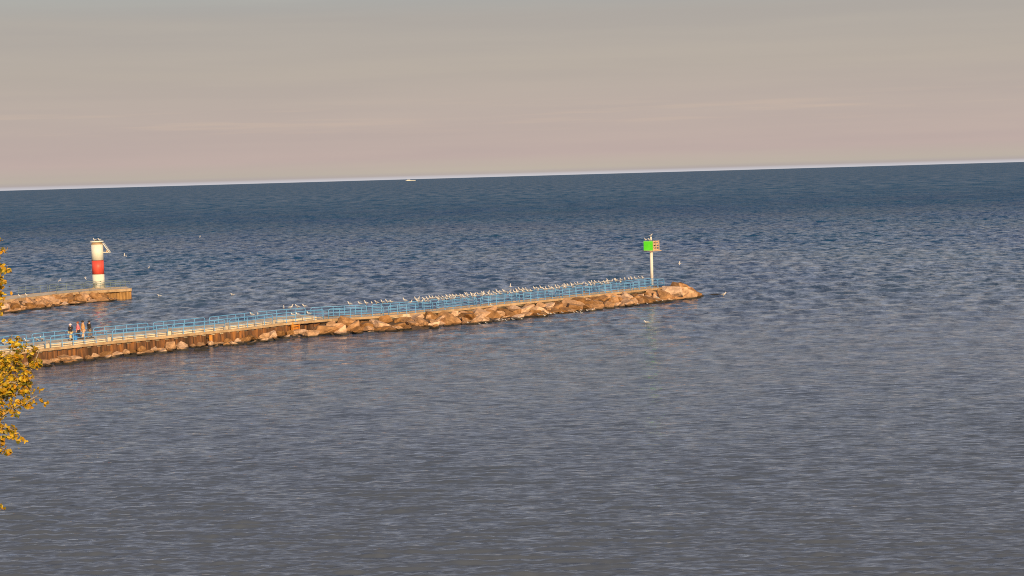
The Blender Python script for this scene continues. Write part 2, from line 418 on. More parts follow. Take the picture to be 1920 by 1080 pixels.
# ------------------------------------------------------------------ path helpers
ZD = 1.4
def resample(path, step):
    out = [path[0].copy()]; acc = 0
    for a, b in zip(path[:-1], path[1:]):
        d = (b - a).length; n = max(1, round(d / step))
        for i in range(1, n + 1): out.append(a.lerp(b, i / n))
    return out
def lens(path):
    s = [0]
    for a, b in zip(path[:-1], path[1:]): s.append(s[-1] + (b - a).length)
    return s
def at_len(path, s, t):
    t = max(0, min(t, s[-1] - 1e-4))
    for i in range(len(path) - 1):
        if s[i + 1] >= t:
            d = (path[i + 1] - path[i]).normalized()
            return path[i].lerp(path[i + 1], (t - s[i]) / (s[i + 1] - s[i])), d
def offset(path, wf):
    out = []
    for i, p in enumerate(path):
        a = path[max(0, i - 1)]; b = path[min(len(path) - 1, i + 1)]
        d = (b - a).normalized(); nrm = Vector((-d.y, d.x, 0))
        out.append(p + nrm * (wf(i) if callable(wf) else wf))
    return out

# ------------------------------------------------------------------ main pier
near_px = [(0, 664), (150, 647), (300, 632), (440, 618), (560, 603), (600, 600), (650, 596.5), (750, 591),
           (880, 577.5), (1000, 565.5), (1090, 556), (1180, 546), (1247, 538.8)]
near = [at(x, y, ZD) for x, y in near_px]
d0 = (near[1] - near[0]).normalized()
near = [near[0] - d0 * 38] + near
wid = {0: 4.6, 1: 4.6, 2: 4.6, 3: 4.6, 4: 4.6, 5: 4.3, 6: 4.1, 7: 3.6, 8: 2.9, 9: 2.6, 10: 2.6, 11: 2.6, 12: 2.6, 13: 2.6}
farp = offset(near, lambda i: wid[i])
sn, sf = lens(near), lens(farp)
IW = 6     # index in near where the sheet-pile section ends (px 600)

pier = empty('pier', (near[3].x, near[3].y, 0), 'long main pier with a pale walkway, its left half faced with rusty steel', 'pier')
PI_ = Vector(pier.location)
def loc_(vs): return [Vector(v) - PI_ for v in vs]
# deck as cast slabs with open joints
def build_slabs(name, pa, pb, z0, z1, step, gap, m, parent, org):
    mb = MB(); sa, sb = lens(pa), lens(pb); n = round(sa[-1] / step)
    for i in range(n):
        t0 = i / n + gap / sa[-1] / 2; t1 = (i + 1) / n - gap / sa[-1] / 2
        a0, _ = at_len(pa, sa, t0 * sa[-1]); a1, _ = at_len(pa, sa, t1 * sa[-1])
        b0, _ = at_len(pb, sb, t0 * sb[-1]); b1, _ = at_len(pb, sb, t1 * sb[-1])
        dz = rnd.uniform(-.008, .008)
        vs = [Vector((p.x, p.y, z)) - org for z in (z0, z1 + dz) for p in (a0, a1, b1, b0)]
        mb.add(vs, [(3, 2, 1, 0), (4, 5, 6, 7), (0, 1, 5, 4), (1, 2, 6, 5), (2, 3, 7, 6), (3, 0, 4, 7)])
    return mb.build(name, m, parent)
inn = offset(near, 0.34); inf = offset(near, lambda i: wid[i] - 0.34)
build_slabs('walkway_deck', inn, inf, 1.05, ZD, 3.0, 0.03, M_conc, pier, PI_)
build_slabs('edge_beam', near, offset(near, 0.31), 1.2, ZD + 0.05, 6.0, 0.02, M_conc2, pier, PI_)
build_slabs('edge_beam', offset(near, lambda i: wid[i] - 0.31), farp, 1.02, ZD + 0.05, 6.0, 0.02, M_conc2, pier, PI_)

ZR = ZD + 0.40      # raised promenade slab on the inner half of the pier
build_slabs('raised_walkway', offset(near[:IW + 1], .80), offset(near[:IW + 1], lambda i: wid[i] - .80), ZD - .05, ZR, 3.6, 0.03, M_conc, pier, PI_)
def corrugated(name, path, z0, z1, m, parent, org, pitch=1.1, depth=0.32, inset=0.12):
    s = lens(path); n = int(s[-1] / (pitch / 4)); vs = []; fs = []
    for i in range(n + 1):
        p, d = at_len(path, s, s[-1] * i / n)
        nr = Vector((-d.y, d.x, 0)); k = i % 4
        off = inset + (depth if k in (2, 3) else 0)
        q = p + nr * off - org
        vs += [Vector((q.x, q.y, z0)), Vector((q.x, q.y, z1))]
    for i in range(n): fs.append((2 * i, 2 * i + 2, 2 * i + 3, 2 * i + 1))
    return mesh_obj(name, vs, fs, m, parent)
corrugated('sheet_pile_wall', near[:IW + 1], -2.0, 1.21, M_steel, pier, PI_)
corrugated('sheet_pile_wall', [p for p in farp[:IW + 1]][::-1], -2.0, 1.03, M_steel, pier, PI_)
# return wall where the sheet piling stops and solid fill behind it
e0 = offset(near, 0.65)[:IW + 1]; e1 = offset(near, lambda i: wid[i] - 0.65)[:IW + 1]
build_slabs('wall_fill', e0, e1, -2.0, 1.0, 2.5, 0.0, M_core, pier, PI_)
corrugated('end_return_wall', [near[IW], farp[IW]], -2.0, 1.03, M_steel, pier, PI_, inset=-0.05, depth=0.2)
# rubble core under the outer half
def rubble_core(path_a, path_b, fw, bw, ztop, parent, org, name='rubble_bed'):
    r = random.Random(11); vs = []; fs = []
    a = resample(path_a, 1.5)
    sa = lens(path_a); sb = lens(path_b); n = int(sa[-1] / 1.2)
    prof = [(-fw, -0.8), (-fw * 0.72, -0.1), (-fw * 0.45, ztop * 0.33), (-fw * 0.2, ztop * 0.66), (0.15, ztop)]
    m = len(prof) * 2
    for i in range(n + 1):
        p, d = at_len(path_a, sa, sa[-1] * i / n); q, _ = at_len(path_b, sb, sb[-1] * i / n)
        nr = Vector((-d.y, d.x, 0))
        for o, z in prof: 
            v = p + nr * o; vs.append(Vector((v.x, v.y, z)) - org + Vector((r.uniform(-.2, .2), r.uniform(-.2, .2), r.uniform(-.12, .12) if z < ztop else -0.03)))
        for o, z in prof[::-1]:
            v = q - nr * (o * bw / fw); vs.append(Vector((v.x, v.y, z)) - org + Vector((r.uniform(-.2, .2), r.uniform(-.2, .2), r.uniform(-.12, .12) if z < ztop else -0.03)))
    for i in range(n):
        for k in range(m - 1): fs.append((i * m + k, (i + 1) * m + k, (i + 1) * m + k + 1, i * m + k + 1))
    fs.append(tuple(range(m))); fs.append(tuple(n * m + k for k in range(m))[::-1])
    return mesh_obj(name, vs, fs, M_core, parent)
rubble_core(near[IW:], farp[IW:], 5.0, 4.0, 1.0, pier, PI_)

# rusty fixtures on the steel wall
def wall_fixture(px, zc, wd, ht, label, name, cat):
    i = min(range(len(near_px)), key=lambda k: abs(near_px[k][0] - px))
    # find arc length whose bearing matches
    tgt = at(px, 640, ZD); bear = tgt.x / tgt.y
    t = min((abs(at_len(near, sn, q * 0.1)[0].x / at_len(near, sn, q * 0.1)[0].y - bear), q * 0.1) for q in range(int(sn[-1] * 10)))[1]
    p, d = at_len(near, sn, t); a = math.atan2(d.y, d.x)
    e = empty(name, (p.x, p.y, zc - ht / 2), label, cat, rz=a)
    return e, wd, ht
e, wd, ht = wall_fixture(553, 0.75, 1.0, 1.3, 'bright orange rusty ladder recess box on the steel wall, close to its right end', 'dock_fender', 'fender')
mb = MB(); mb.box((-wd / 2, -0.14, ht / 2), (0.14, 0.28, ht)); mb.box((wd / 2, -0.14, ht / 2), (0.14, 0.28, ht)); mb.build('side_rail', M_rust, e)
mb = MB(); mb.box((0, -0.02, ht / 2), (wd - 0.15, 0.10, ht * .96)); mb.build('back_plate', M_rust, e)
mb = MB()
for k in range(4): mb.tube([(-wd / 2 + .07, -0.2, 0.15 + k * .33), (wd / 2 - .07, -0.2, 0.15 + k * .33)], 0.03)
mb.build('rungs', M_dark, e)
e, wd, ht = wall_fixture(393, 0.55, 0.5, 1.15, 'narrow orange rusty steel fender post on the middle of the steel wall', 'dock_fender', 'fender')
mb = MB(); mb.tube([(0, -.16, 0), (0, -.16, ht)], 0.2, 10); mb.build('post', M_rust, e, smooth=True)
for q_ in (.8, .2):
    mb = MB(); mb.box((0, -.02, ht * q_), (.7, .08, .12)); mb.build('bracket', M_dark, e)

# ------------------------------------------------------------------ railings
RH = 1.07
def rail_proto(n, bay, h, mats, r, name, nr=2):
    Ln = n * bay
    root = bpy.data.objects.new(name, None); C.objects.link(root)
    rr = 0.22
    pts = [(0, 0, 0), (0, 0, h - rr)] + [(rr - rr * math.cos(a), 0, h - rr + rr * math.sin(a)) for a in (R(30), R(60), R(90))]
    pts += [(Ln - rr + rr * math.sin(a), 0, h - rr + rr * math.cos(a)) for a in (0, R(30), R(60))] + [(Ln, 0, h - rr), (Ln, 0, 0)]
    mb = MB(); mb.tube(pts, r, 6); mb.build('frame', mats, root, smooth=True)
    for z in ([h * .66, h * .33] if nr == 2 else [h * .5]):
        mb = MB(); mb.tube([(0.02, 0, z), (Ln - 0.02, 0, z)], r * .85, 6); mb.build('rail', mats, root, smooth=True)
    pm = None
    for k in range(1, n):
        if pm is None:
            mb = MB(); mb.tube([(0, 0, 0), (0, 0, h - r)], r * .9, 6); mb.box((0, 0, 0.012), (.16, .16, .024)); o = mb.build('post', mats, root); pm = o.data
        else:
            o = bpy.data.objects.new('post', pm); C.objects.link(o); o.parent = root
        o.location = (k * bay, 0, 0)
    return root, Ln
proto, PL = rail_proto(5, 1.26, RH, M_blue, 0.040, 'railing_section')
proto_used = [False]
nth = ['first', 'second', 'third', 'fourth', 'fifth', 'sixth', 'seventh', 'eighth', 'ninth', 'tenth', 'eleventh',
       'twelfth', 'thirteenth', 'fourteenth', 'fifteenth', 'sixteenth', 'seventeenth', 'eighteenth', 'nineteenth', 'twentieth',
       'twenty first', 'twenty second', 'twenty third', 'twenty fourth']
rail_lines = []
def place_rails(path, side, gap=0.62):
    s = lens(path); t = s[-1]; i = 0; spans = []
    while t - PL > 0:
        a, _ = at_len(path, s, t - PL); b, _ = at_len(path, s, t)
        d = (b - a)
        if a.x / a.y < -0.335 and b.x / b.y < -0.335: break
        o = proto if not proto_used[0] else copy_tree(proto)
        proto_used[0] = True
        o.location = (a.x, a.y, ZD + 0.05 if side else ZD + 0.05); o.rotation_euler = (0, 0, math.atan2(d.y, d.x))
        o.scale = (d.length / PL, 1, 1)
        where = 'near edge' if side == 0 else 'far edge'
        setp(o, 'blue railing section on the %s, %s counted from the pier tip' % (where, nth[i]), 'railing',
             'blue railing sections along the main pier')
        spans.append((a, b)); t -= PL + gap; i += 1
    rail_lines.append(spans)
place_rails(offset(near, 0.16), 0)
place_rails(offset(near, lambda i: wid[i] - 0.16), 1)
# closing rail across the tip
mb = MB()
a = near[-1].lerp(farp[-1], 0.08); b = near[-1].lerp(farp[-1], 0.92); dd = (b - a)
e = empty('end_railing', (a.x, a.y, ZD + .05), 'short blue railing closing the tip of the pier behind the boulders', 'railing', rz=math.atan2(dd.y, dd.x))
Lr = dd.length
for z in (RH - .03, RH * .66, RH * .33):
    mb = MB(); mb.tube([(0, 0, z), (Lr, 0, z)], .033, 6); mb.build('rail', M_blue, e)
for k in range(3):
    mb = MB(); mb.tube([(Lr * k / 2, 0, 0), (Lr * k / 2, 0, RH)], .035, 6); mb.build('post', M_blue, e)

# ------------------------------------------------------------------ boulders
def boulder_mesh(seed):
    r = random.Random(seed); bm = bmesh.new()
    for k in range(16):
        v = Vector((r.gauss(0, 1), r.gauss(0, 1), r.gauss(0, 1))).normalized()
        v = Vector((max(-.8, min(.8, v.x * 1.1)), max(-.8, min(.8, v.y * 1.1)), max(-.7, min(.7, v.z * 1.1)))) * r.uniform(.8, 1.05)
        bm.verts.new(v)
    bmesh.ops.convex_hull(bm, input=bm.verts)
    bmesh.ops.dissolve_limit(bm, angle_limit=R(14), verts=bm.verts, edges=bm.edges)
    bmesh.ops.bevel(bm, geom=list(bm.edges), offset=0.03, segments=1, affect='EDGES', profile=.6)
    bmesh.ops.triangulate(bm, faces=bm.faces)
    bmesh.ops.subdivide_edges(bm, edges=[e for e in bm.edges if e.calc_length() > .35], cuts=1)
    for v in bm.verts:
        v.co += Vector((r.uniform(-1, 1), r.uniform(-1, 1), r.uniform(-1, 1))) * 0.022
    me = bpy.data.meshes.new('boulder'); bm.to_mesh(me); bm.free(); me.materials.append(M_rock)
    return me
BM = [boulder_mesh(100 + k) for k in range(14)]
def boulder(p, sx, sy, sz, label, group, az=None, tilt=.35, name='boulder', k=None):
    o = bpy.data.objects.new(name, BM[k if k is not None else rnd.randrange(len(BM))]); C.objects.link(o)
    o.location = p; o.scale = (sx / 1.6, sy / 1.6, sz / 1.5)
    o.rotation_euler = (rnd.uniform(-tilt, tilt), rnd.uniform(-tilt, tilt), rnd.uniform(0, 6.28) if az is None else az)
    return setp(o, label, 'boulder', group)
def along(path, s0, s1, off, step, z, size, label, group, flat=.7, jit=.35, tilt=.5):
    s = lens(path); t = s0
    while t < s1:
        k = rnd.uniform(.5, 1.15)
        p, d = at_len(path, s, t); nr = Vector((d.y, -d.x, 0))
        a = math.atan2(d.y, d.x)
        q = p + nr * (off + rnd.uniform(-jit, jit))
        boulder((q.x, q.y, z + rnd.uniform(-.12, .12)), size * k * rnd.uniform(1, 1.45), size * k, size * k * flat * rnd.uniform(.8, 1.2),
                label, group, az=a + rnd.uniform(-.5, .5), tilt=tilt)
        t += step * k * rnd.uniform(.92, 1.2)
sW = lens(near[:IW + 1])[-1]
G1 = 'boulders along the foot of the rusty steel wall'
s_vis = 38 - 6
along(near, s_vis, sW, 0.7, 1.25, 0.22, 1.15, 'tan boulder in the upper row resting against the rusty steel wall', G1, jit=.25)
along(near, s_vis, sW, 1.9, 1.3, -0.02, 1.15, 'tan boulder at the waterline in front of the rusty steel wall', G1, jit=.3, flat=.6)
along(near, s_vis, sW, 2.9, 2.4, -0.22, 1.1, 'low wet boulder in the water in front of the rusty steel wall', G1, jit=.4, flat=.5)
G2 = 'boulders sloping down from the outer half of the pier'
s0 = sW + 1.0; s1 = sn[-1] - .5
along(near, s0, s1, 0.55, 1.55, 0.78, 1.6, 'tan boulder in the top row under the walkway edge on the outer half', G2, jit=.2, flat=.55)
along(near, s0, s1, 1.7, 1.8, 0.48, 2.0, 'tan boulder halfway up the stone slope of the outer half', G2, flat=.55)
along(near, s0, s1, 2.9, 1.9, 0.18, 2.0, 'tan boulder low on the stone slope of the outer half', G2, flat=.55)
along(near, s0, s1, 4.0, 1.7, -0.08, 1.7, 'wet tan boulder at the waterline of the outer half', G2, flat=.5)
G3 = 'boulders on the lake side of the pier'
fr_ = farp[::-1]
along(fr_, 2, lens(fr_)[-1] - sf[IW] + 0, 1.0, 2.3, 0.5, 1.8, 'boulder on the hidden lake side of the outer half', G3, flat=.6)
along(fr_, 2, lens(fr_)[-1] - sf[IW] + 0, 2.8, 2.5, -0.05, 1.8, 'wet boulder on the hidden lake side of the outer half', G3, flat=.6)
# single outstanding stones at the change from steel wall to stone slope
p = at(611, 621, .35); boulder(p, 3.3, 2.0, 1.5, 'big rounded boulder at the waterline just right of the end of the steel wall', None, az=.5, tilt=.1, k=3)
p = at(655, 615, .3); boulder(p, 2.6, 1.8, 1.3, 'wide pale boulder beside the dark gap right of the steel wall', None, az=.4, tilt=.15, k=5)
p = at(588, 628, .2); boulder(p, 2.4, 1.6, 1.1, 'low flat boulder in front of the right end of the steel wall', None, az=.7, tilt=.1, k=7)
# tip mound
tip = near[-1].lerp(farp[-1], .5); td = (near[-1] - near[-2]).normalized()
G4 = 'boulders heaped round the tip of the pier'
tp = random.Random(5)
heap = [(1262, 549, .95, 2.9, 'large tan boulder left of centre in the heap at the pier tip'),
        (1276, 542, 1.2, 2.7, 'topmost big boulder of the heap at the pier tip'),
        (1264, 541.5, 1.15, 1.9, 'boulder leaning against the end of the blue railing'),
        (1290, 547, .8, 2.2, 'round boulder on the right shoulder of the heap at the pier tip'),
        (1287, 553, .45, 2.6, 'tan boulder in front under the right shoulder of the tip heap'),
        (1302, 552, .35, 2.1, 'outermost tan boulder of the heap before the low stones'),
        (1268, 558, .3, 2.4, 'waterline boulder in front of the middle of the tip heap'),
        (1250, 556, .55, 2.4, 'boulder below the railing end at the left side of the tip heap'),
        (1308, 556, .0, 1.5, 'small low stone at the right foot of the tip heap'),
        (1316, 556.5, -.12, 1.1, 'smallest low stone trailing off the tip heap into the water'),
        (1283, 538, .9, 2.0, 'boulder at the back of the heap at the pier tip'),
        (1275, 548, .95, 2.2, 'boulder filling the centre of the heap at the pier tip')]
for x, y, z, s_, lb in heap:
    boulder(at(x, y, z), s_ * 1.1, s_, s_ * .62, lb, G4, tilt=.3)
for k in range(12):
    a = tp.uniform(-1.3, 1.5); r_ = tp.uniform(.5, 4.6); dr = Matrix.Rotation(a, 3, 'Z') @ td
    q = tip + dr * r_
    boulder((q.x, q.y, max(-.3, 1.0 - r_ * .28)), 2.1, 1.9, 1.2, 'boulder packed between the bigger stones of the tip heap', G4)
# core under the heap
mb = MB(); vs = []; n = 14
for ring, (rr, z) in enumerate(((5.6, -1.2), (4.2, -.2), (2.4, .6), (.9, .95))):
    vs += [tip + Vector((math.cos(6.283 * k / n) * rr, math.sin(6.283 * k / n) * rr, 0)) + Vector((0, 0, z - tip.z)) - PI_ for k in range(n)]
fs = [(r0 * n + k, r0 * n + (k + 1) % n, (r0 + 1) * n + (k + 1) % n, (r0 + 1) * n + k) for r0 in range(3) for k in range(n)]
fs.append(tuple(3 * n + k for k in range(n)))
mb.add(vs, fs); mb.build('rubble_bed', M_core, pier)
# stone awash off the tip
p = at(1340, 553.5, 0.02); boulder(p, 2.3, .9, .42, 'long flat rock awash off the pier tip with a gull at its end', None, az=.1, tilt=.04, k=2)

# ------------------------------------------------------------------ green daymark
gm = at(1222.5, 536.5, ZD)
e = empty('navigation_marker', (gm.x, gm.y, ZD), 'pale post carrying a bright green square board above the pier tip', 'channel marker', rz=0)
PHT = 4.65
mb = MB(); mb.tube([(0, 0, 0), (0, 0, PHT + .2)], .21, 14); mb.build('post', M_pole, e, smooth=True)
mb = MB(); mb.tube([(0, 0, 0), (0, 0, .05), (0, 0, .12)], [.42, .42, .26], 12); mb.build('base_flange', M_dark, e)
g_ = bpy.data.objects.new('platform', None)
mb = MB(); ga = R(-27)
mb.box((0.12, .35, PHT + .03), (1.9, 1.7, .09), (0, 0, R(30))); mb.build('platform', M_wood, e)
# front corner of the two boards points at the viewer, a little right of the post
c0 = Vector((.18, -.45, PHT + .09))
L1 = 1.28; a1 = R(180 - 27); d1 = Vector((math.cos(a1), math.sin(a1), 0)); n1 = Vector((d1.y, -d1.x, 0))
BH = 1.27
mid = c0 + d1 * (L1 / 2) + Vector((0, 0, BH / 2))
mb = MB(); mb.box(mid, (L1, .06, BH), (0, 0, a1)); gb = mb.build('green_board', M_green, e)
mb = MB()
for zz in (.04, BH - .04): mb.box(c0 + d1 * (L1 / 2) + Vector((0, 0, zz)) + Vector((0, -.045, 0)), (L1, .03, .05), (0, 0, a1))
mb.build('board_edge', mat('pale_green_edge', (.30, .85, .22), .5, (.36, .9, .3), 4), gb)
# right side: open timber frame that carries the boards
a2 = R(33); d2 = Vector((math.cos(a2), math.sin(a2), 0)); L2 = 1.05
f = MB()
for t in (0.05, .5, .97): f.box(c0 + d2 * (L2 * t) + Vector((0, 0, BH / 2)), (.11, .09, BH + .06), (0, 0, a2))
f.build('timber_upright', M_wood, e)
f = MB()
for k, zz in enumerate((.10, .48, .84, 1.17)):
    f.box(c0 + d2 * (L2 / 2) + Vector((0, .05, zz)), (L2, .06, .20 if k != 1 else .13), (0, 0, a2))
f.build('timber_slats', M_wood, e)
f = MB(); b0 = c0 + d2 * .08 + Vector((0, -.02, .15)); b1 = c0 + d2 * (L2 - .05) + Vector((0, -.02, BH - .2))
f.tube([b0, b1], .05, 6); f.build('brace', M_wood, e)
# back boards seen edge-on from the side
f = MB(); f.box(c0 + d1 * .9 + d2 * 1.0 + Vector((0, 0, BH / 2)), (1.2, .05, BH * .95), (0, 0, a1)); f.build('back_board', M_wood, e)
f = MB(); f.tube([(.0, 0, PHT), (0, 0, PHT + BH + .25)], .05, 8); f.build('mast', M_white, e)
f = MB(); zt = PHT + BH + .25
f.tube([(0, 0, zt), (0, 0, zt + .05), (0, 0, zt + .08), (0, 0, zt + .30), (0, 0, zt + .36), (0, 0, zt + .40)], [.16, .16, .10, .12, .11, .03], 12)
f.build('lantern', M_white, e, smooth=True)

# ------------------------------------------------------------------ lighthouse breakwater
ZL = 1.5
lpx = [(0, 564), (60, 557), (120, 550), (190, 544), (247, 541.2)]
ln = [at(x, y, ZL) for x, y in lpx]
dl = (ln[1] - ln[0]).normalized(); ln = [ln[0] - dl * 30] + ln
WL = 5.2
lf = offset(ln, WL)
lp = empty('breakwater', (ln[4].x, ln[4].y, 0), 'short stone breakwater with a ribbed brown end wall carrying the red and white tower', 'breakwater')
LO = Vector(lp.location)
sl = lens(ln)
build_slabs('walkway_deck', offset(ln, .3), offset(ln, WL - .3), 1.2, ZL, 4.0, .03, M_conc, lp, LO)
build_slabs('edge_beam', ln, offset(ln, .27), 1.15, ZL + .03, 6.0, .02, M_conc2, lp, LO)
build_slabs('edge_beam', offset(ln, WL - .27), lf, 1.15, ZL + .03, 6.0, .02, M_conc2, lp, LO)
rubble_core(ln[:5], lf[:5], 3.6, 3.4, 1.2, lp, LO)
head = [ln[4], ln[5], lf[5], lf[4]]
corrugated('ribbed_end_wall', [head[0] , head[1], head[2], head[3]], -2, 1.16, M_rustpile, lp, LO, pitch=.9, depth=.2, inset=.05)
build_slabs('wall_fill', offset(ln, .35)[4:], offset(ln, WL - .35)[4:], -2, 1.1, 30, 0, M_core, lp, LO)
G5 = 'boulders along the lighthouse breakwater'
along(ln, 28, sl[4] + 0.6, 0.5, 1.4, 0.85, 1.5, 'tan boulder in the top row of the lighthouse breakwater', G5, jit=.2, flat=.6)
along(ln, 28, sl[4] + 0.4, 1.5, 1.6, 0.45, 1.7, 'tan boulder in the middle row of the lighthouse breakwater', G5, flat=.6)
along(ln, 28, sl[4] + 0.2, 2.7, 1.5, 0.05, 1.5, 'wet boulder at the waterline of the lighthouse breakwater', G5, flat=.55)
along(ln, sl[4] + 1, sl[5] - 3, .7, 1.6, -.05, 1.1, 'low boulder at the foot of the ribbed end wall', G5, flat=.5, jit=.15)
# grey railings
rp, RL = rail_proto(4, 1.5, 1.05, M_grey, .03, 'thin_railing')
used = False
t0s = sl[2] - 0.5
cnt = {0: 0, 1: 0}
for side in (1, 0):
    pth = offset(ln, .2) if side == 0 else offset(ln, WL - .2)
    s = lens(pth); t = s[-1] - .2
    while t - RL > sl[2] + 1.5:
        a, _ = at_len(pth, s, t - RL); b, _ = at_len(pth, s, t)
        o = rp if not used else copy_tree(rp); used = True
        o.location = (a.x, a.y, ZL + .03); d = b - a; o.rotation_euler = (0, 0, math.atan2(d.y, d.x)); o.scale = (d.length / RL, 1, 1)
        setp(o, 'thin grey railing on the %s edge of the breakwater, %s from its right end' % ('front' if side == 0 else 'back', nth[cnt[side]]),
             'railing', 'thin grey railings round the lighthouse')
        cnt[side] += 1; t -= RL + .3
        if cnt[0] >= 2: break
# tower
lt = at(181.5, 540.5, ZL) + Vector((0.1, .9, 0))
lh = empty('lighthouse', (lt.x, lt.y, ZL + .03), 'cylindrical light tower with white, red and white bands on the breakwater', 'lighthouse')
RAD = .88
def drum(z0, z1, r, m, name, par, n=40, rims=()):
    mb = MB(); mb.tube([(0, 0, z0), (0, 0, z1)], r, n); return mb.build(name, m, par, smooth=False)
for z0, z1, m, nm in ((0.10, 2.05, M_white, 'white_band'), (2.05, 4.12, M_red, 'red_band'), (4.12, 6.5, M_white, 'white_band')):
    o = drum(z0, z1, RAD, m, nm, lh)
    o.data.polygons.foreach_set('use_smooth', [len(p.vertices) == 4 for p in o.data.polygons])
drum(0, .12, RAD + .09, M_conc, 'base_ring', lh)
drum(6.5, 6.62, RAD + .03, M_conc2, 'gallery_ring', lh)
drum(6.62, 6.84, RAD - .12, M_conc2, 'louvre_drum', lh)
drum(6.84, 7.02, RAD + .10, M_white, 'roof_cap', lh)
mb = MB(); mb.tube([(0, 0, 7.02), (0, 0, 7.10), (0, 0, 7.18)], [.3, .3, .18], 14); mb.build('lantern_base', M_dark, lh)
mb = MB()
for zz in (.55, 2.05, 4.12): 
    mb.tube([(math.cos(6.2832 * k / 40) * (RAD + .012), math.sin(6.2832 * k / 40) * (RAD + .012), zz) for k in range(41)], .022, 5)
mb.build('weld_seam', M_dark, lh)
mb = MB(); mb.box((0.3, -RAD - .005, 1.05), (.62, .06, 1.75)); dr = mb.build('door', M_white, lh)
mb = MB(); mb.box((.5, -RAD - .06, 1.0), (.05, .05, .14)); mb.build('handle', M_dark, dr)
# outrigger bracket with tilted panel on the right side
mb = MB(); mb.tube([(RAD - .05, 0, 5.28), (RAD + .98, -.1, 5.22)], .055, 8); mb.tube([(RAD - .05, .45, 5.28), (RAD + .98, .35, 5.22)], .055, 8)
mb.build('bracket_arm', M_white, lh)
mb = MB(); mb.box((RAD + .48, .1, 5.98), (.06, .75, 1.72), (0, R(-32), 0)); pn = mb.build('solar_panel', M_panel, lh)
mb = MB()
for yy in (-.28, .48): mb.tube([(RAD + .03, yy, 6.70), (RAD + .95, yy, 5.26)], .05, 6)
mb.build('panel_frame', M_white, pn)
mb = MB(); mb.box((RAD + .62, .1, 5.43), (.34, .4, .26)); mb.build('battery_box', M_wood, lh)

# ------------------------------------------------------------------ gulls
def gull_perched(seed, rest=False):
    r = random.Random(seed); mb = MB(); nk = r.uniform(-.02, .04)
    # one continuous sweep: tail - rump - body - breast - neck - head - bill (faces -X)
    if not rest:
        sp = [(.30, .05), (.22, .075), (.12, .10), (.02, .125), (-.07, .15), (-.125, .20), (-.145, .26 + nk), (-.165, .30 + nk), (-.20, .305 + nk), (-.225, .298 + nk), (-.265, .285 + nk)]
    else:
        sp = [(.28, .02), (.20, .04), (.12, .06), (.02, .075), (-.07, .09), (-.12, .115), (-.14, .15), (-.155, .175), (-.19, .18), (-.215, .172), (-.255, .16)]
    rr = [(.012, .006), (.045, .018), (.075, .05), (.09, .078), (.082, .08), (.058, .062), (.040, .042), (.044, .044), (.034, .034), (.012, .012), (.003, .004)]
    z0 = .06 if not rest else 0
    mb.tube([(x, 0, z + z0) for x, z in sp], rr, 10)
    mi = []
    for f_ in mb.f:
        c = sum((mb.v[i] for i in f_), Vector()) / len(f_)
        if c.x < -.218: mi.append(3)
        elif -.06 < c.x < .24 and c.z > (.135 if not rest else .075) + z0 - c.x * .22 : mi.append(1)
        elif c.x > .24: mi.append(2)
        else: mi.append(0)
    mb.m = mi
    # folded wing tips
    for sgn in (-1, 1):
        mb.tube([(-.04, sgn * .07, z0 + (.15 if not rest else .09)), (.10, sgn * .078, z0 + (.135 if not rest else .085)), (.25, sgn * .035, z0 + (.085 if not rest else .055)), (.34, sgn * .012, z0 + (.055 if not rest else .04))],
                [(.02, .045), (.018, .05), (.012, .022), (.004, .006)], 6, 1)
        if not rest: mb.tube([(.0, sgn * .035, z0 + .06), (.01, sgn * .035, 0)], .008, 5, 3)
    me = mesh_obj('gull', mb.v, mb.f, [M_gwhite, M_ggrey, M_gblack, M_gyel], None, True, mb.m)
    return me
def gull_flying(seed, up):
    mb = MB()
    sp = [(.30, 0), (.2, .0), (.1, 0), (0, 0), (-.08, .0), (-.15, .01), (-.19, .015), (-.23, .01), (-.27, 0)]
    rr = [(.06, .006), (.04, .02), (.06, .05), (.07, .07), (.065, .065), (.042, .045), (.04, .04), (.018, .018), (.004, .004)]
    mb.tube([(x, 0, z) for x, z in sp], rr, 10)
    for s_ in (-1, 1):
        st = [(0, .05, .02), (-.02, .2, .02 + up * .5), (.02, .38, .02 + up), (.14, .66, .02 + up * .6)]
        ch = [.15, .14, .12, .02]
        vs = []
        for (x, y, z), c in zip(st, ch):
            vs += [(x - c * .5, s_ * y, z + .008), (x + c * .5, s_ * y, z + .006), (x - c * .5, s_ * y, z - .008), (x + c * .5, s_ * y, z - .002)]
        fs = []
        for k in range(3):
            a, b = k * 4, k * 4 + 4
            fs += [(a, a + 1, b + 1, b), (a + 2, b + 2, b + 3, a + 3), (a, b, b + 2, a + 2), (a + 1, a + 3, b + 3, b + 1)]
        fs += [(0, 2, 3, 1), (12, 13, 15, 14)]
        mb.add(vs, fs[:8], 0); mb.add(vs, fs[8:12] + fs[12:], 2 if False else 0)
    return mesh_obj('gull', mb.v, mb.f, [M_gwhite, M_ggrey, M_gblack, M_gyel], None, True, mb.m)
protos = [gull_perched(k) for k in range(4)]
protos_rest = [gull_perched(20 + k, True) for k in range(2)]
protos_fly = [gull_flying(1, .16), gull_flying(2, -.05), gull_flying(3, .28)]
usedm = set()
def gull(kind, loc, label, group=None, az=0, s=1.0, pitch=0, roll=0):
    pool = {'perch': protos, 'rest': protos_rest, 'fly': protos_fly}[kind]
    p = rnd.choice(pool)
    if p.name in usedm: o = p.copy(); C.objects.link(o)
    else: o = p; usedm.add(p.name)
    o.location = loc; o.rotation_euler = (roll, pitch, az); o.scale = (s, s, s)
    return setp(o, label, 'gull', group)
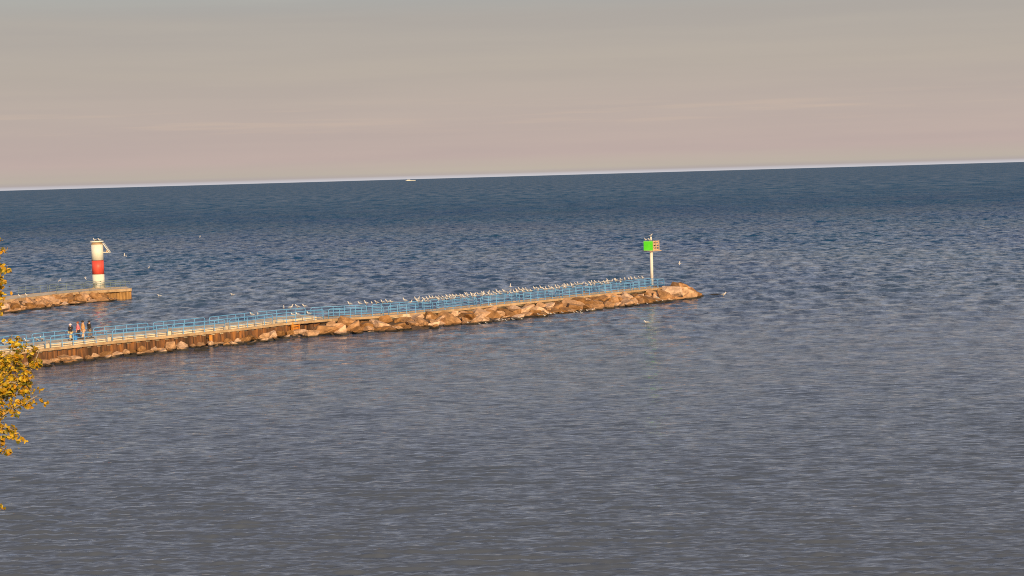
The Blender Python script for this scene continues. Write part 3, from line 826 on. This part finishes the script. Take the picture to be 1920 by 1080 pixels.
def rail_point(side, px):
    best = None
    for a, b in rail_lines[side]:
        for k in range(0, 61):
            q = a.lerp(b, k / 60)
            v = Vector((q.x, q.y, ZD + .05 + RH + .03)); c = Rm.transposed() @ (v - Vector((0, 0, CAM_H)))
            x = 960 + 3200 * c.x / -c.z
            if best is None or abs(x - px) < best[0]: best = (abs(x - px), v)
    return best[1]
def rail_gulls(side, xs, label, group, zoff=0):
    for x in xs:
        v = rail_point(side, x)
        gull('perch', (v.x, v.y, v.z), label, group, az=rnd.gauss(.15, .6) + (math.pi if rnd.random() < .16 else 0), s=rnd.uniform(.88, 1.2))
def scatter(a, b, step, skip=.12):
    out = []; x = a
    while x < b:
        if rnd.random() > skip: out.append(x)
        x += step * rnd.uniform(.75, 1.3)
    return out
GG = 'gulls perched along the blue railings'
rail_gulls(1, [532, 546, 557, 571], 'gull in the group of four on the far railing above the rusty fixture', GG)
rail_gulls(0, [473, 483], 'gull of the pair on the railing left of the group of four', GG)
rail_gulls(1, [656, 675, 687, 697, 706, 717, 726, 734, 759.5, 780, 786], 'gull in the loose row on the far railing over the bend of the pier', GG)
rail_gulls(1, scatter(795, 905, 6.2), 'gull in the packed far row on the outer half, nearer the bend', GG)
rail_gulls(0, scatter(770, 905, 6.5, .25), 'gull in the near row on the outer half, nearer the bend', GG)
rail_gulls(1, scatter(905, 1060, 5.6), 'gull in the packed far row midway along the outer half', GG)
rail_gulls(0, scatter(905, 1060, 6.0), 'gull in the near row midway along the outer half', GG)
rail_gulls(1, scatter(1060, 1212, 6.0), 'gull in the packed far row just left of the green marker', GG)
rail_gulls(0, scatter(1060, 1170, 7.0, .3), 'gull in the near row just left of the green marker', GG)
# gulls standing on the deck at far left and at the water's edge
for x, y in ((8, 641), (14, 640), (21, 641), (50, 637), (68, 634), (78, 633)):
    v = at(x, y, ZR + .3); gull('perch', (v.x, v.y, ZR), 'gull standing on the walkway at the left end of the pier, left of the people', 'gulls standing on the pier walkway', az=rnd.uniform(-.6, .6), s=1.1)
for x, y in ((553, 578.5), (562, 578), (582, 577)):
    v = rail_point(1, x); gull('perch', (v.x - .1, v.y - 1.3, ZR), 'gull standing on the walkway behind the near railing below the group of four', 'gulls standing on the pier walkway', az=.2, s=1.1)
for x in scatter(868, 1090, 6.0, .5) + scatter(1090, 1258, 9, .5):
    s_, p_ = 0, None
    y = np.interp(x, [868, 900, 1000, 1090, 1180, 1258], [612.5, 609.5, 597.5, 587, 575, 563.5]) + rnd.uniform(-7, 0)
    v = at(x, y, .32); gull('perch', (v.x, v.y, .2), 'small pale gull standing on the waterline stones of the outer half', 'gulls along the waterline stones', az=rnd.uniform(-1, 1), s=rnd.uniform(.5, .7))
for x, y, z in ((922, 574, 1.5), (1150, 557, 1.0), (1112, 561, .9), (1236, 556, .6), (1232, 559, .5)):
    v = at(x, y, z); gull('perch', (v.x, v.y, z - .1), 'gull resting among the stones of the slope on the outer half', 'gulls along the waterline stones', az=rnd.uniform(-1, 1))
# marker and lighthouse
for k, (dx, dz) in enumerate(((-.95, 0), (-.45, 0))):
    gull('perch', (gm.x + c0.x + dx * .9 - .0, gm.y + c0.y - dx * .5, ZD + PHT + .09 + BH), ('left' if k == 0 else 'right') + ' one of two gulls on top of the green board', 'gulls on the green marker', az=.2, s=1)
gull('perch', (gm.x, gm.y, ZD + zt + .40), 'gull on the lantern at the very top of the green marker', 'gulls on the green marker', az=3.0)
gull('perch', (lt.x - .25, lt.y - .3, ZL + 7.05), 'left one of two gulls on the tower roof', 'gulls on the tower roof', az=.1, s=1.1)
gull('perch', (lt.x + .45, lt.y - .3, ZL + 7.05), 'right one of two gulls on the tower roof', 'gulls on the tower roof', az=.5, s=1.1)
for k, (x, y) in enumerate(((38, 556), (50, 554))):
    v = at(x, y, ZL + .2); gull('perch', (v.x, v.y, ZL + .03), ('left' if k == 0 else 'right') + ' one of two gulls standing on the left end of the breakwater', 'gulls on the breakwater', az=.1 + k, s=1.3)
# in flight / on the water
for x, y, dist, lb in ((234, 480, 215, 'white gull flying right of the red and white tower'), (112, 526, 240, 'white gull flying low above the breakwater left of the tower'),
                       (160, 521, 240, 'white gull flying close to the left foot of the tower'), (279, 502, 300, 'small gull flying furthest right of the tower'),
                       (957, 537, 200, 'gull taking off above the middle of the crowded rail'), (1274, 494, 215, 'white gull flying just right of the green marker post'),
                       (375, 444, 420, 'tiny gull flying far out between tower and pier bend')):
    v = at_dist(x, y, dist); gull('fly', v, lb, 'gulls in flight', az=rnd.uniform(-.6, .6), s=0.75, roll=R(rnd.uniform(20, 50)))
for x, y, lb in ((436, 553, 'white gull floating on the water behind the steel wall section'), (299, 555, 'white gull floating right of the breakwater end'),
                 (1212, 605, 'lone white gull floating in front of the pier tip')):
    v = at(x, y, .05); gull('rest', (v.x, v.y, .02), lb, 'gulls floating on the water', az=.2, s=1.35)
v = at(1357, 553, .2); gull('perch', (v.x, v.y, .02), 'gull standing upright at the outer end of the rock awash', None, az=2.8, s=1.5)

for p_ in protos + protos_rest + protos_fly:
    if p_.name not in usedm: bpy.data.objects.remove(p_)
# ------------------------------------------------------------------ people
def skin_mesh(name, verts, edges, radii, m, parent, sub=2, root=0):
    me = bpy.data.meshes.new(name + '_tmp'); me.from_pydata(verts, edges, []); 
    o = bpy.data.objects.new(name + '_tmp', me); C.objects.link(o)
    o.modifiers.new('s', 'SKIN')
    sv = me.skin_vertices[0].data if me.skin_vertices else None
    for i, r_ in enumerate(radii):
        sv[i].radius = r_ if isinstance(r_, tuple) else (r_, r_); sv[i].use_root = (i == root)
    ss = o.modifiers.new('ss', 'SUBSURF'); ss.levels = sub; ss.render_levels = sub
    dg = bpy.context.evaluated_depsgraph_get(); ev = o.evaluated_get(dg)
    nm = bpy.data.meshes.new_from_object(ev); nm.name = name
    nm.materials.clear(); nm.materials.append(m)
    nm.polygons.foreach_set('use_smooth', [True] * len(nm.polygons))
    bpy.data.objects.remove(o); bpy.data.meshes.remove(me)
    q = bpy.data.objects.new(name, nm); C.objects.link(q); q.parent = parent
    return q
def person(loc, az, h, label, jac, trou, hair, hat=None, stride=.16, lean=0.0, arm=(.1, -.12), skirt=None):
    """faces +X locally"""
    k = h / 1.75
    root = empty('person', loc, label, 'person', 'people walking out along the pier', rz=az); root.scale = (1.25, 1.25, 1)
    V, E, Rr = [], [], []
    def add(p, r_, par=None):
        V.append((p[0] * k, p[1] * k, p[2] * k)); Rr.append((r_[0] * k, r_[1] * k) if isinstance(r_, tuple) else r_ * k)
        if par is not None: E.append((par, len(V) - 1))
        return len(V) - 1
    pel = add((0, 0, .92), (.15, .11)); wa = add((lean * .3, 0, 1.10), (.13, .10), pel); ch = add((lean * .7, 0, 1.32), (.17, .12), wa)
    nb = add((lean, 0, 1.47), (.07, .07), ch); nk = add((lean + .01, 0, 1.53), .05, nb); hd = add((lean + .02, 0, 1.62), (.078, .09), nk); ht_ = add((lean + .015, 0, 1.70), (.065, .075), hd)
    add((lean + .125, 0, 1.62), .016, hd)   # nose
    joints = {}
    for sgn in (-1, 1):
        st = stride * sgn
        hp = add((.0, sgn * .10, .86), .088, pel); kn = add((st * .55 + .03, sgn * .10, .48), .058, hp); an = add((st - .02, sgn * .10, .09), .038, kn)
        he = add((st - .03, sgn * .10, .045), .04, an); add((st + .15, sgn * .115, .035), .033, an)
        sh = add((lean, sgn * .19, 1.41), .058, ch); ax = arm[0] if sgn > 0 else arm[1]
        el_ = add((lean + ax * .4 - .02, sgn * .235, 1.13), .042, sh); wr = add((lean + ax + .04, sgn * .235, .90), .028, el_)
        pa = add((lean + ax + .05, sgn * .235, .83), (.022, .036), wr)
        for j, (dx, dl_) in enumerate(((.030, .075), (.010, .085), (-.010, .08), (-.030, .065))):
            a_ = add((lean + ax + .05 + dx, sgn * .235, .79), .009, pa); add((lean + ax + .055 + dx, sgn * .225, .79 - dl_), .008, a_)
        add((lean + ax + .10, sgn * .215, .81), .009, pa)
        joints[sgn] = (hp, kn, an, sh, el_, wr)
    body = skin_mesh('body', V, E, Rr, M_skin, root, 2)
    # jacket
    g = 1.14
    v2 = [V[pel], V[wa], V[ch], V[nb]]; r2 = [(Rr[pel][0] * 1.3, Rr[pel][1] * 1.2), (Rr[wa][0] * 1.4, Rr[wa][1] * 1.4), (Rr[ch][0] * 1.3, Rr[ch][1] * 1.3), (.085 * k, .085 * k)]
    e2 = [(0, 1), (1, 2), (2, 3)]
    for sgn in (-1, 1):
        hp, kn, an, sh, el_, wr = joints[sgn]
        b = len(v2); v2 += [V[sh], V[el_], V[wr]]; r2 += [.09 * k, .075 * k, .058 * k]; e2 += [(2, b), (b, b + 1), (b + 1, b + 2)]
    skin_mesh('jacket', v2, e2, r2, jac, root, 2, root=2)
    v3 = [V[pel]]; r3 = [(.165 * k, .125 * k)]; e3 = []
    for sgn in (-1, 1):
        hp, kn, an, *_ = joints[sgn]
        b = len(v3); v3 += [V[hp], V[kn], V[an]]; r3 += [.115 * k, .09 * k, .075 * k]; e3 += [(0, b), (b, b + 1), (b + 1, b + 2)]
    skin_mesh('trousers', v3, e3, r3, trou, root, 2)
    # shoes
    for sgn in (-1, 1):
        st = stride * sgn; mb = MB()
        mb.tube([((st - .09) * k, sgn * .10 * k, .05 * k), ((st) * k, sgn * .10 * k, .055 * k), ((st + .12) * k, sgn * .11 * k, .045 * k), ((st + .2) * k, sgn * .115 * k, .035 * k)],
                [(.035 * k, .04 * k), (.05 * k, .052 * k), (.048 * k, .042 * k), (.025 * k, .025 * k)], 10)
        mb.build('shoe', M_dark, root, True)
    # hair or hat
    mb = MB(); hz = 1.66
    mb.tube([((lean - .01) * k, 0, (hz - .06) * k), ((lean - .01) * k, 0, (hz + .02) * k), ((lean - .0) * k, 0, (hz + .09) * k), ((lean) * k, 0, (hz + .125) * k)], [.095 * k, .108 * k, .085 * k, .03 * k], 14)
    hb = mb.build('hat' if hat else 'hair', hat or hair, root, True)
    if hat:
        mb = MB(); mb.tube([((lean + .0) * k, 0, (hz + .0) * k), ((lean + .0) * k, 0, (hz + .018) * k)], [.15 * k, .145 * k], 16); mb.build('brim', hat, hb)
    # eyes
    mb = MB()
    for sgn in (-1, 1): mb.tube([((lean + .088) * k, sgn * .032 * k, 1.635 * k), ((lean + .102) * k, sgn * .032 * k, 1.635 * k)], [.012 * k, .006 * k], 6)
    mb.build('eyes', M_dark, body)
    return root
dk = cloth('dark_hair', (.03, .02, .015))
pd = math.atan2(d0.y, d0.x)
person(at(133, 638, ZR), pd + math.pi, 1.60, 'person in a pale pink hat, dark jacket and tan trousers, leftmost on the pier', cloth('black_jacket', (.02, .02, .03)),
       cloth('tan_trousers', (.55, .42, .20)), dk, hat=cloth('pale_pink_hat', (.85, .62, .68)), arm=(.12, -.05))
person(at(147, 636.3, ZR), pd + 2.6, 1.72, 'person in a pink and red jacket with dark trousers, second from the left',
       cloth('pink_red_jacket', (.62, .16, .20)), cloth('dark_trousers', (.03, .03, .05)), cloth('auburn_hair', (.25, .07, .04)))
person(at(156.5, 635.5, ZR), pd - .4, 1.78, 'person in a long tan brown jacket with dark hair, third from the left', cloth('tan_jacket', (.52, .30, .13)),
       cloth('peach_trousers', (.60, .40, .26)), dk, stride=.1)
person(at(168.5, 634.3, ZR), pd - .2, 1.72, 'person in black with pale sleeve patches, rightmost of the group', cloth('black_coat', (.025, .022, .022)),
       cloth('grey_trousers', (.16, .14, .14)), dk, stride=.2)
# blue bag/bucket beside the first person
bp_ = at(142, 637.4, ZR)
bk = empty('bucket', (bp_.x, bp_.y, ZR), 'small bright blue bucket on the walkway beside the pink hat wearer', 'bucket')
mb = MB(); mb.tube([(0, 0, 0), (0, 0, .42)], [.15, .19], 14); mb.build('pail', mat('blue_plastic', (.05, .25, .75), .4, (.06, .3, .8), 4), bk)
mb = MB(); mb.tube([(-.19, 0, .41), (-.13, 0, .55), (0, 0, .60), (.13, 0, .55), (.19, 0, .41)], .012, 6); mb.build('handle', M_dark, bk)

# ------------------------------------------------------------------ far ship
v = at_dist(770, 336.0, 15000)
sh = empty('ship', (v.x, v.y, 0), 'tiny white ship on the horizon left of the picture centre', 'ship'); sh.scale = (2.2, 2.2, 1.0)
mb = MB(); prof = [(-20, 0), (-19, 3.4), (16, 3.4), (21, 4.6), (18.5, 0)]
vs = [(x, s_ * (3.5 if x < 16 else 1.0), z) for s_ in (-1, 1) for x, z in prof]
mb.add(vs, [(4, 3, 2, 1, 0), (5, 6, 7, 8, 9), (0, 1, 6, 5), (1, 2, 7, 6), (2, 3, 8, 7), (3, 4, 9, 8), (4, 0, 5, 9)]); mb.build('hull', M_white, sh)
mb = MB(); mb.box((-8, 0, 5.0), (13, 5, 3.1)); mb.box((-9.5, 0, 7.4), (8, 4, 1.7)); mb.build('deckhouse', M_white, sh)
mb = MB(); mb.tube([(-5, 0, 6.5), (-5, 0, 12)], .3, 6); mb.build('mast', M_white, sh)

# ------------------------------------------------------------------ tree at the left edge
def build_tree():
    TX, TY = -11.2, 28.0
    gz = 6.1
    root = empty('tree', (TX, TY, gz), 'yellow and olive leaved autumn tree reaching in from the left edge', 'tree')
    O = Vector((TX, TY, gz)); r = random.Random(21)
    Pt = lambda px, py, y=TY: at_dist(px, py, y)
    trunk = [Vector((TX, TY, gz - .4)), Vector((TX + .1, TY, gz + 2)), Vector((TX - .1, TY + .1, gz + 4.2)), Vector((TX + .05, TY, gz + 6.5)), Vector((TX, TY, gz + 8.6)), Vector((TX + .1, TY, gz + 10.0))]
    mb = MB(); mb.tube([p - O for p in trunk], [.26, .2, .16, .12, .07, .03], 12); mb.build('trunk', M_bark, root, True)
    # limbs: (start height on trunk, list of pixel points they pass through)
    limbs = []
    def tp_(z): 
        for a, b in zip(trunk[:-1], trunk[1:]):
            if a.z <= z <= b.z: return a.lerp(b, (z - a.z) / (b.z - a.z))
        return trunk[-1].copy()
    vis = [(12.6, [(-60, 800), (0, 742), (40, 712), (62, 690), (74, 655)]),
           (13.2, [(-70, 740), (-10, 690), (22, 655), (34, 632)]),
           (12.9, [(-60, 770), (-5, 720), (30, 672), (54, 645)]),
           (12.2, [(-60, 830), (-10, 790), (18, 770), (52, 752), (70, 742)]),
           (12.4, [(-80, 800), (-20, 740), (20, 716), (48, 722), (56, 735)]),
           (11.9, [(-60, 850), (-15, 810), (10, 800), (35, 812), (40, 822)]),
           (11.6, [(-60, 890), (-20, 840), (2, 838), (16, 850)]),
           (10.9, [(-60, 975), (-20, 950), (3, 945)]),
           (13.8, [(-70, 660), (-14, 600), (-2, 540), (3, 500)]),
           (13.9, [(-80, 640), (-20, 560), (-6, 490), (-3, 455)]),
           (12.9, [(-60, 720), (-5, 688), (40, 688), (76, 684)]),
           (12.6, [(-60, 760), (-10, 742), (12, 726), (30, 742)])]
    for zs, pts in vis:
        yy = TY + r.uniform(-.4, .4)
        limbs.append([tp_(zs)] + [Pt(x, y, yy + r.uniform(-.12, .12)) for x, y in pts])
    nvis = len(limbs)
    for k in range(34):
        a = r.uniform(R(65), R(310)); zs = r.uniform(gz + 3.4, gz + 9.6); s_ = tp_(zs)
        ln_ = r.uniform(1.6, 2.9) * (1 - .45 * (zs - gz - 4) / 6)
        dr = Vector((math.cos(a), math.sin(a), .45)); pts = [s_]
        for j in range(1, 5): pts.append(s_ + dr * ln_ * j / 4 + Vector((r.uniform(-.12, .12), r.uniform(-.12, .12), r.uniform(-.1, .1))))
        limbs.append(pts)
    br = MB(); leaves = []
    def leafcluster(c, n, rad):
        for _ in range(n):
            leaves.append(c + Vector((r.gauss(0, rad), r.gauss(0, rad), r.gauss(0, rad * .9))))
    for li, pts in enumerate(limbs):
        P_ = [p - O for p in pts]
        br.tube(P_, [max(.008, .026 * (1 - i / (len(P_) - .6))) for i in range(len(P_))], 6)
        v_ = li < nvis
        for i in range(1, len(P_)):
            a, b = P_[i - 1], P_[i]
            if i == 1: continue
            m_ = max(2, int((b - a).length / (.04 if v_ else .16)))
            for j in range(m_):
                q = a.lerp(b, j / m_)
                dv = Vector((r.gauss(0, 1), r.gauss(0, .8), r.gauss(0, 1))).normalized() * r.uniform(.04, .20 if v_ else .45)
                e_ = q + dv
                br.tube([q, q.lerp(e_, .5) + Vector((0, 0, .02)), e_], [.006, .004, .002], 3)
                leafcluster(e_, r.randint(6, 11), .035 if v_ else .07)
                if r.random() < .6: leafcluster(q.lerp(e_, .5), 2, .03)
    lf_ = MB()
    for c in leaves:
        s_ = r.uniform(.022, .040)
        rot = Euler((r.uniform(0, 6.28), r.uniform(0, 6.28), r.uniform(0, 6.28))).to_matrix()
        vs = [Vector((0, -s_ * 1.15, 0)), Vector((s_ * .8, -.2 * s_, s_ * .3)), Vector((s_ * .45, s_ * .75, s_ * .25)), Vector((0, s_ * 1.35, 0)),
              Vector((-s_ * .45, s_ * .75, s_ * .25)), Vector((-s_ * .8, -.2 * s_, s_ * .3))]
        vs = [c + rot @ v for v in vs]
        lf_.add(vs, [(0, 1, 2, 3), (0, 3, 4, 5)])
    br.build('branches', M_twig, root, True)
    lf_.build('crown', M_leaf, root)
    print('leaves', len(leaves))
build_tree()
print('objects', len(bpy.data.objects))
